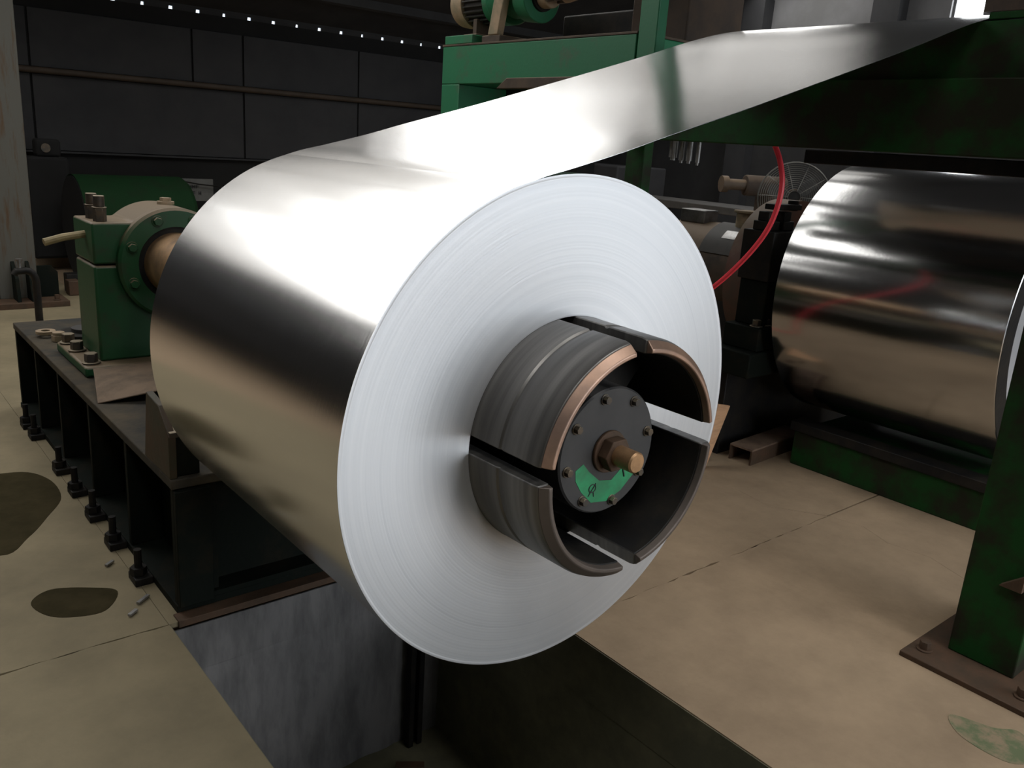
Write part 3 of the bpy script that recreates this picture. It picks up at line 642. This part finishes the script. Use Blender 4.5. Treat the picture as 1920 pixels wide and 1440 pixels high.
# ================================================================== roller stand (right of the big coil)
t = thing('roller_stand', 'dark green gantry with a cross beam and post carrying the strip roller', 'machine stand', (1.8, 0.6, FZ))
b = MB(); b.box(1.63, 1.95, -0.60, -0.38, FZ + .02, 1.17); b.build('post', 'green_dark', t, bevel=0.006)
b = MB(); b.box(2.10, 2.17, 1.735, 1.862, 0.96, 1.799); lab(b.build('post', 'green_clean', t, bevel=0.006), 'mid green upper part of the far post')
b = MB(); b.box(2.10, 2.17, 1.735, 1.862, FZ, 0.959); b.build('shade_painted_post', 'green_dark', t, bevel=0.006)  # lower post in darker paint, standing in for shade under the strip
b = MB(); b.box(1.71, 1.775, -0.379, 1.80, 0.712, 0.962); b.box(1.70, 2.10, 1.801, 1.86, 0.712, 0.962); b.build('cross_beam', 'green_dark', t, bevel=0.005)
b = MB(); b.box(1.765, 1.79, -0.379, 1.08, 0.963, 1.145); b.box(1.765, 1.79, -0.379, -0.02, 1.149, 1.172); b.build('upper_panel', 'green_dark', t, bevel=0.003)
b = MB(); b.box(1.20, 2.38, -0.60, 1.95, 1.80, 2.60); b.build('top_housing', 'green_dark', t, bevel=0.01)
b = MB(); b.box(1.70, 1.95, -0.60, -0.38, 1.171, 1.799); b.build('post_head', 'green_dark', t)
b = MB(); b.box(1.95, 2.05, -0.60, 0.70, 0.655, 0.711); b.build('lower_rail', 'black', t, bevel=0.004)
b = MB(); b.cyl((2.14, -0.30, 1.012), (2.14, 1.55, 1.012), 0.095, n=32); b.cyl((2.14, 0.03, 1.012), (2.14, 1.12, 1.012), 0.199, n=64); b.build('roller', 'black', t)
b = MB(); b.box(1.47, 2.05, -0.74, -0.285, FZ, FZ + .02); b.build('base_plate', 'rust', t, bevel=0.003)
for x, y in ((1.55, -0.335), (1.55, -0.66), (2.0, -0.335)): hexbolt((x, y, FZ + .02), (0, 0, 1), 0.020, 0.035, M['rust'], t)
b = MB(); b.prism([(1.629, -0.50, -0.66), (1.629, -0.57, -0.66), (1.629, -0.57, -0.60)], (-0.03, 0, 0)); b.build('lug', 'rust', t)
for i, (y, h, r0) in enumerate(((1.285, 0.075, 0.020), (1.235, 0.085, 0.012), (1.19, 0.085, 0.014), (1.14, 0.09, 0.010))):
    b = MB(); b.cyl((1.80, y, 0.714), (1.80, y, 0.714 - h), r0, n=14); b.cyl((1.80, y, 0.714 - h), (1.80, y, 0.714 - h - .012), r0 * 0.6, n=12); b.build('fitting', 'steelgrey', t)

# red hose hanging from the beam
def bez(P, n=24):
    P = [Vector(p) for p in P]; out = []
    for i in range(n + 1):
        s = i / n; a = [p for p in P]
        while len(a) > 1: a = [a[k].lerp(a[k + 1], s) for k in range(len(a) - 1)]
        out.append(a[0])
    return out
HP = [(1.80, 0.715, 0.714)]
t = thing('red_hose', 'bright red air hose hanging in a curve from the beam behind the coil', 'hose', (1.8, 0.6, -0.25))
hose_pts = catmull([(1.90, 0.815, 0.716), (1.90, 0.782, 0.66), (1.90, 0.755, 0.575), (1.90, 0.757, 0.48), (1.90, 0.79, 0.37), (1.90, 0.86, 0.26), (1.90, 0.96, 0.145), (1.90, 1.06, 0.05), (1.90, 1.2, -0.08), (1.90, 1.36, -0.30), (1.88, 1.50, -0.60), (1.82, 1.62, -0.88), (1.76, 1.80, -0.986), (1.72, 2.1, -0.987)], 6)
b = MB(); b.tube(hose_pts, 0.0115, 10); b.build('tube', 'red', t)

# ================================================================== drive unit behind the strip
t = thing('drive_cabinet', 'mid green steel drive cabinet with a raised end step behind the strip', 'machine cabinet', (2.5, 2.75, FZ))
gx = 2.1
b = MB(); b.box(gx, gx + .9, 1.87, 3.62, 1.005, 1.24); b.box(gx, gx + .9, 3.42, 3.62, FZ, 1.004); 
b.build('frame', 'green_clean', t, bevel=0.006)
b = MB(); b.box(gx + .40, gx + .55, 2.65, 3.419, FZ, 1.004); lab(b.build('opening_back_sheet', 'black', t), 'black sheet added behind the open frame')  # black sheet added so the opening in the frame reads dark
b = MB(); b.box(gx - .002, gx + .9, 1.865, 3.625, 1.24, 1.252); b.build('top_plate', 'dusty', t, bevel=0.002)
b = MB(); b.box(gx, gx + .5, 3.30, 3.60, 1.253, 1.305); b.build('motor_step', 'green_clean', t, bevel=0.004)
b = MB(); b.prism([(gx - .06, 2.95, 0.97), (gx - .06, 1.9, 0.97), (gx - .06, 1.9, 1.03), (gx - .06, 2.85, 1.03)], (0.058, 0, 0)); lab(b.build('guide_plate', 'dusty', t, bevel=0.004), 'bare grey-brown guide plate')
b = MB(); b.box(gx + .42, gx + .9, 1.90, 2.32, 1.2525, 1.62); tag(b.build('switch_box', 'brown', bevel=0.01), 'tall dull brown box on the drive cabinet beside the green post', 'box')
b = MB(); b.box(gx + .5, gx + .9, 2.34, 3.0, 1.2525, 1.46); tag(b.build('black_box', 'black', bevel=0.01), 'low black box behind the shaft on the drive cabinet', 'box')
mx, mz = 2.32, 1.525
t = thing('electric_motor', 'dark ribbed electric motor with a pale fan cowl on the cabinet end', 'motor', (mx, 3.5, 1.306))
b = MB(); b.lathe([(0, 3.70), (0.10, 3.70), (0.135, 3.68), (0.145, 3.62), (0.145, 3.55), (0.0, 3.55)], mx, mz, n=40, closed=False); b.build('fan_cowl', 'tan', t)
b = MB(); b.cyl((mx, 3.33, mz), (mx, 3.55, mz), 0.118, n=32)
for k in range(26):
    a = 2 * PI * k / 26; d = Vector((math.cos(a), 0, math.sin(a))); b.obox(Vector((mx, 3.44, mz)) + d * 0.125, d, (0, 1, 0), (-d.z, 0, d.x), 0.014, 0.105, 0.0035)
b.build('finned_body', 'motorfin', t)
b = MB(); b.cyl((mx, 3.27, mz), (mx, 3.33, mz), 0.14, n=32); b.build('end_bell', 'green_clean', t)
b = MB(); b.box(mx - .06, mx + .06, 3.36, 3.50, mz + .12, mz + .2); b.build('terminal_box', 'tan', t, bevel=0.006)
b = MB(); b.box(mx - .13, mx + .13, 3.38, 3.52, 1.306, 1.325); b.box(mx - .10, mx + .10, 3.42, 3.46, 1.325, 1.42); b.build('foot', 'dusty', t, bevel=0.004)
t = thing('gearbox', 'green gearbox with a tan inclined web and round output hub', 'gearbox', (mx, 3.0, 1.253))
b = MB(); b.box(mx - .17, mx + .17, 3.08, 3.265, 1.253, 1.30); b.build('foot', 'dusty', t, bevel=0.006)
b = MB(); b.cyl((mx, 3.16, mz + .02), (mx, 3.265, mz + .02), 0.165, n=40); b.cyl((mx, 3.03, mz + .02), (mx, 3.16, mz + .02), 0.13, n=40); b.build('housing', 'green_clean', t, bevel=0.008)
b = MB(); b.prism([(mx - .175, 3.20, 1.30), (mx - .175, 3.10, 1.30), (mx - .175, 3.06, 1.48), (mx - .175, 3.02, 1.62), (mx - .175, 3.12, 1.62), (mx - .175, 3.16, 1.48)], (0.05, 0, 0)); lab(b.build('web', 'tan', t, bevel=0.006), 'tan dusty inclined web')
b = MB(); b.cyl((mx, 2.90, mz), (mx, 3.03, mz), 0.15, 0.135, n=40); b.build('output_flange', 'green_clean', t, bevel=0.006)
b = MB(); b.cyl((mx, 2.88, mz), (mx, 2.90, mz), 0.085, n=28); b.build('output_hub', 'black', t)
t = thing('drive_shaft', 'pale jointed drive shaft running from the gearbox toward the green post', 'shaft', (mx, 2.4, mz - .06))
b = MB(); b.cyl((mx, 2.80, mz), (mx, 2.875, mz), 0.07, n=24); b.build('flange', 'tan', t, bevel=0.004)
b = MB(); b.box(mx - .06, mx - .035, 2.68, 2.80, mz - .04, mz + .04); b.box(mx + .035, mx + .06, 2.68, 2.80, mz - .04, mz + .04); b.cyl((mx - .07, 2.71, mz), (mx + .07, 2.71, mz), 0.024, n=14); b.build('yoke', 'bolt', t, bevel=0.004)
b = MB(); b.cyl((mx, 1.93, mz + .10), (mx, 2.68, mz), 0.052, n=24); b.build('tube', 'tan', t)

# ================================================================== second coil (right)
cx, cz, R2 = 3.28, -0.03, 0.70
t = thing('steel_coil', 'dark mirror-like steel coil standing on the right behind the gantry post', 'steel coil', (cx, 0.575, cz - R2))
b = MB(); b.lathe([(0.30, 1.15), (R2 - .003, 1.15), (R2, 1.147), (R2, 0.003), (R2 - .003, 0.0), (R2 - 0.11, 0.0)], cx, cz, n=192, closed=False); b.build('coil_body', 'strip2', t, ang=20)
b = MB(); b.lathe([(R2 - .004, -0.0015), (R2 - .11, -0.0015), (R2 - .11, 0.004), (R2 - .004, 0.004)], cx, cz, n=128); b.build('outer_wraps', 'black', t)
b = MB(); b.lathe([(R2 - .112, 0.0), (0.30, 0.0), (0.30, 0.02)], cx, cz, n=128, closed=False); fo = b.build('coil_face', 'face', t, ang=80)
fo.location = Vector((0, -0.575, R2))
for v in fo.data.vertices: v.co -= fo.location
t = thing('mandrel', 'dark mandrel and shaft through the right-hand coil', 'mandrel', (cx, 0.9, cz - .29))
b = MB(); b.cyl((cx, -0.2, cz), (cx, 1.19, cz), 0.295, n=64); b.build('drum', 'mandrel', t, bevel=0.006)
# coil cradle
t = thing('coil_cradle', 'dark green cradle frame on the floor under the right-hand coil', 'cradle', (3.3, 0.5, FZ))
b = MB(); b.box(2.85, 3.75, -0.35, 1.06, FZ, -0.80); b.build('base_frame', 'green_dark', t, bevel=0.006)
b = MB(); b.box(2.83, 2.95, -0.37, 1.08, -0.799, -0.745); b.box(3.6, 3.73, -0.37, 1.08, -0.799, -0.745); b.build('side_rail', 'black', t, bevel=0.004)
# right-hand bed, bearing, brake drum, reel drive
t = thing('reel_bed', 'low black machine bed under the brown reel drive and drum', 'machine bed', (3.3, 2.2, FZ))
b = MB(); b.box(2.95, 4.2, 1.49, 3.2, FZ, -0.66); b.build('body', 'black', t, bevel=0.006)
b = MB(); b.box(2.90, 4.25, 1.49, 3.25, FZ, -0.93); b.build('bottom_flange', 'black', t, bevel=0.004)
t = thing('bearing_pedestal', 'black bolted bearing block between the right-hand coil and the brown drum', 'bearing housing', (cx, 1.35, FZ))
b = MB(); b.box(2.58, 4.2, 1.37, 1.47, FZ, -0.5); b.build('stool', 'black', t, bevel=0.006)
b = MB(); b.box(2.52, 4.2, 1.20, 1.47, -0.499, -0.36); b.build('top_block', 'green_bed', t, bevel=0.008)
b = MB(); b.box(2.60, 3.96, 1.22, 1.45, -0.359, -0.23); b.build('foot', 'green_bed', t, bevel=0.006)
b = MB(); b.box(2.66, 3.90, 1.25, 1.43, -0.229, 0.02); b.build('lower_block', 'green_bed', t, bevel=0.006)
b = MB(); b.box(2.64, 3.92, 1.24, 1.44, 0.021, 0.29); b.build('cap', 'black', t, bevel=0.006)
for x in (2.70, 2.84, 3.74, 3.86):
    b = MB(); b.box(x - .05, x + .05, 1.29, 1.39, 0.291, 0.34); b.box(x - .035, x + .035, 1.305, 1.375, 0.34, 0.39); b.build('cap_bolt', 'black', t, bevel=0.004)
b = MB(); b.box(2.72, 2.96, 1.30, 1.38, 0.40, 0.43); b.cyl((2.93, 1.34, 0.395), (2.93, 1.34, 0.45), 0.03, n=12); b.build('lock_bar', 'black', t, bevel=0.004)
for x in (2.64, 2.72): hexbolt((x, 1.27, -0.23), (0, 0, 1), 0.026, 0.04, M['bolt'], t, 'foot_bolt')
b = MB(); b.lathe([(0.15, 1.50), (0.44, 1.50), (0.466, 1.505), (0.466, 1.655), (0.44, 1.66), (0.15, 1.66)], cx, cz, n=96); b2 = tag(b.build('brake_drum', 'rustred'), 'big brown drum rim on the shaft behind the black bearing block', 'drum')
t = thing('reel_drive', 'dusty brown cylindrical reel drive behind the brown drum', 'machine', (cx, 2.1, -0.62))
b = MB(); b.cyl((cx, 1.662, cz), (cx, 2.36, cz), 0.275, n=56); b.build('barrel', 'dusty', t, bevel=0.01)
b = MB(); b.cyl((cx, 2.362, cz), (cx, 2.60, cz), 0.22, n=40); b.build('end_hub', 'black', t, bevel=0.01)
b = MB(); b.lathe([(0.2775, 1.74), (0.290, 1.74), (0.290, 2.02), (0.2775, 2.02)], cx, cz, R(98), R(158), n=20); cp = b.build('cover_plate', 'motorfin', t)
b = MB(); b.lathe([(0.2905, 1.80), (0.292, 1.80), (0.292, 1.90), (0.2905, 1.90)], cx, cz, R(122), R(136), n=6); b.build('data_plate', 'steelgrey', cp)
b = MB(); b.cyl((cx - .05, 1.85, cz + .24), (cx - .05, 1.85, cz + .36), 0.06, n=24); b.cyl((cx - .05, 1.85, cz + .36), (cx - .05, 1.85, cz + .375), 0.078, n=24); b.build('filler_cap', 'tan', t, bevel=0.003)
b = MB(); b.box(cx - .09, cx + .05, 2.14, 2.34, cz + .262, cz + .345); b.build('terminal_box', 'steelgrey', t, bevel=0.006)
b = MB(); b.box(cx - .2, cx + .2, 1.72, 2.32, -0.659, cz - .18); b.build('saddle', 'black', t)

# ---- fan
fc = Vector((4.93, 2.62, 0.375)); fd = Vector((-0.80, -0.56, 0.12)).normalized(); fu = Vector((0, 0, 1)); fu = (fu - fd * fu.dot(fd)).normalized(); fs = fd.cross(fu)
t = thing('pedestal_fan', 'round wire-guard industrial fan standing behind the right-hand coil', 'fan', (4.93, 2.62, FZ))
def ring(r, off, wr, n=40):
    return [fc + fd * off + (fs * math.cos(2 * PI * i / n) + fu * math.sin(2 * PI * i / n)) * r for i in range(n + 1)]
b = MB()
for i in range(15):
    r = 0.05 + 0.23 * i / 14; b.tube(ring(r, 0.085 * (max(0, 1 - (r / 0.285) ** 2)) ** 0.5, 0), 0.0024, 5, cap=False)
for k in range(10):
    a = 2 * PI * k / 10; b.tube([fc + fd * (0.085 * max(0, 1 - (r / 0.285) ** 2) ** 0.5) + (fs * math.cos(a) + fu * math.sin(a)) * r for r in (0.05, 0.1, 0.15, 0.2, 0.25, 0.285)], 0.003, 5)
b.tube(ring(0.285, 0, 0), 0.0055, 8, cap=False); b.build('wire_guard', 'wire', t)
for k in range(3):
    b = MB(); a = 2 * PI * k / 3 + 0.4; e = fs * math.cos(a) + fu * math.sin(a); q = fd.cross(e)
    P = [fc + e * 0.04 + q * 0.02, fc + e * 0.12 + q * 0.075 + fd * .02, fc + e * 0.21 + q * 0.06 + fd * .02, fc + e * 0.215 - q * 0.02 - fd * .02, fc + e * 0.10 - q * 0.035 - fd * .015, fc + e * 0.04 - q * 0.02]
    b.prism(P, fd * 0.003); b.build('blade', 'motorfin', t)
b = MB(); b.cyl(fc - fd * .17, fc - fd * .02, 0.075, n=24); b.build('motor', 'brown', t, bevel=0.01)
b = MB(); b.cyl(fc + fd * 0.0, fc + fd * .07, 0.045, n=20); b.build('hub', 'black', t)
p0 = fc - fd * .12
b = MB(); b.cyl((p0.x, p0.y, FZ + .04), (p0.x, p0.y, p0.z - .06), 0.022, n=14); b.build('pole', 'black', t)
b = MB(); b.cyl((p0.x, p0.y, FZ), (p0.x, p0.y, FZ + .04), 0.25, 0.22, n=32); b.build('base', 'black', t)

# ---- dim machinery beyond
t = thing('bench_frame', 'long dark machine frame with rails in the dim background right of the coil', 'machine frame', (6.4, 5.0, FZ))
b = MB(); b.box(6.1, 6.7, 3.75, 6.3, 0.08, 0.16); b.build('top_rail', 'motorfin', t, bevel=0.006)
b = MB(); b.box(6.15, 6.7, 3.75, 6.3, -0.28, -0.12); b.build('lower_rail', 'brown', t, bevel=0.006)
for y in (3.85, 5.0, 6.1):
    b = MB(); b.box(6.16, 6.24, y, y + .10, FZ, 0.079); b.build('leg', 'black', t)
    b = MB(); b.box(6.6, 6.68, y, y + .10, FZ, 0.079); b.build('leg', 'black', t)
t = thing('brown_motor', 'small brown motor on a post behind the left side of the wire fan', 'motor', (5.68, 3.42, FZ))
b = MB(); b.cyl((5.50, 3.52, 0.42), (5.84, 3.32, 0.42), 0.095, n=24); b.build('body', 'brown', t, bevel=0.01)
b = MB(); b.cyl((5.34, 3.615, 0.42), (5.50, 3.52, 0.42), 0.05, n=16); b.cyl((5.30, 3.64, 0.42), (5.35, 3.61, 0.42), 0.075, n=16); b.build('snout', 'dusty', t)
b = MB(); b.box(5.66, 5.86, 3.34, 3.50, FZ, 0.33); b.build('post', 'brown', t, bevel=0.006)
b = MB(); b.box(7.2, 8.2, 6.8, 8.2, FZ, 0.45); tag(b.build('dark_cabinet', 'wall', bevel=0.02), 'big dark grey cabinet far back under the strip', 'cabinet')

# ---- bits on the floor near the right-hand bed
t = thing('channel_bar', 'rusty steel channel lying on the floor in front of the right-hand bed', 'steel bar', (2.9, 1.2, FZ))
ax = Vector((0.93, 0.06, 0)).normalized(); ay = Vector((-ax.y, ax.x, 0)); c0 = Vector((2.93, 1.13, FZ + .065))
c0 = Vector((2.70, 1.225, FZ + .03))
b = MB(); b.obox(c0 + ax * .19 + Vector((0, 0, .058)), ax, ay, (0, 0, 1), 0.30, 0.072, 0.005); b.build('web', 'barbrown', t)
b = MB()
for s in (-1, 1): b.obox(c0 + ax * .19 + ay * s * .067 + Vector((0, 0, .012)), ax, ay, (0, 0, 1), 0.30, 0.005, 0.041)
b.build('flange', 'rust', t)
for i, (dy, dz) in enumerate(((0, 0), (0.05, 0.0))):
    b = MB(); b.tube(catmull([(2.72, 1.72 + dy, FZ + .016), (2.86, 1.66 + dy, FZ + .016), (2.88, 1.56 + dy, FZ + .016), (2.83, 1.482 + dy, FZ + .016)], 6), 0.015, 8)
    tag(b.build('floor_cable', 'bolt'), ('near dark cable on the floor beside the rusty channel', 'far dark cable on the floor beside the rusty channel')[i], 'cable')
b = MB(); b.prism([(2.30, 1.27, FZ), (2.36, 1.27, FZ), (2.507, 1.27, -0.667), (2.40, 1.27, -0.643)], (0, 0.018, 0)); tag(b.build('wood_offcut', 'wood', bevel=0.003), 'pale orange wood offcut leaning upright beside the mandrel rim', 'wood')
for i, (x, y, r0) in enumerate(((2.50, 1.42, 0.03), (2.45, 1.35, 0.02))):
    b = MB(); b.obox((x, y, FZ + .018), (1, .4, .1), (-.4, 1, 0), (0, 0, 1), r0, r0 * .7, 0.017); tag(b.build('stone', 'rust', bevel=0.008), ('larger brown lump on the floor near the cables', 'smaller brown lump on the floor near the cables')[i], 'lump')
b = MB(); b.obox((1.63, -0.80, FZ + .006), (1, .3, 0), (-.3, 1, 0), (0, 0, 1), 0.025, 0.012, 0.005); tag(b.build('paper_scrap', 'tan'), 'tiny pale scrap on the floor in front of the gantry base', 'scrap')

# oil patches on the left floor
def patch(name, pts, label, m='stain'):
    pts = [Vector(p) for p in pts]; c = catmull([pts[-1]] + pts + [pts[0], pts[1]], 6)[6:-6]
    b = MB(); b.prism([(p[0], p[1], FZ) for p in c], (0, 0, 0.0015)); return tag(b.build(name, m, smooth=False), label, 'oil patch')
patch('oil_patch', [(-0.605, 2.55), (-0.61, 2.80), (-0.72, 2.95), (-1.0, 2.9), (-1.12, 2.4), (-0.92, 2.09), (-0.80, 2.20), (-0.70, 2.36)], 'large dark oil patch on the floor at the left edge')
patch('oil_patch', [(-0.63, 1.585), (-0.70, 1.66), (-0.82, 1.72), (-0.895, 1.66), (-0.87, 1.55), (-0.80, 1.49), (-0.70, 1.475)], 'smaller dark oil patch on the floor beside the bed end')
patch('paint_stain', [(1.20, -0.62), (1.28, -0.55), (1.33, -0.66), (1.38, -0.72), (1.30, -0.80), (1.20, -0.76)], 'faded green paint stain on the floor at lower right', mat('faded_green_stain', (0.13, 0.155, 0.085), (0.26, 0.205, 0.135), 14, 0.9, spec=0.1, thr=(0.42, 0.58)))['category'] = 'paint stain'
# glints of scrap by the bed foot
for i, (x, y, l) in enumerate(((-0.575, 1.47, .03), (-0.60, 1.80, .02), (-0.63, 1.40, .02))):
    b = MB(); b.obox((x, y, FZ + .008), (1, .8, 0), (-.8, 1, 0), (0, 0, 1), l, 0.006, 0.004); tag(b.build('metal_shaving', 'steelgrey'), ('bright metal shaving at the near foot of the bed', 'bright metal shaving beside the bed anchor bolts', 'small metal shaving on the floor near the bed end')[i], 'shaving')
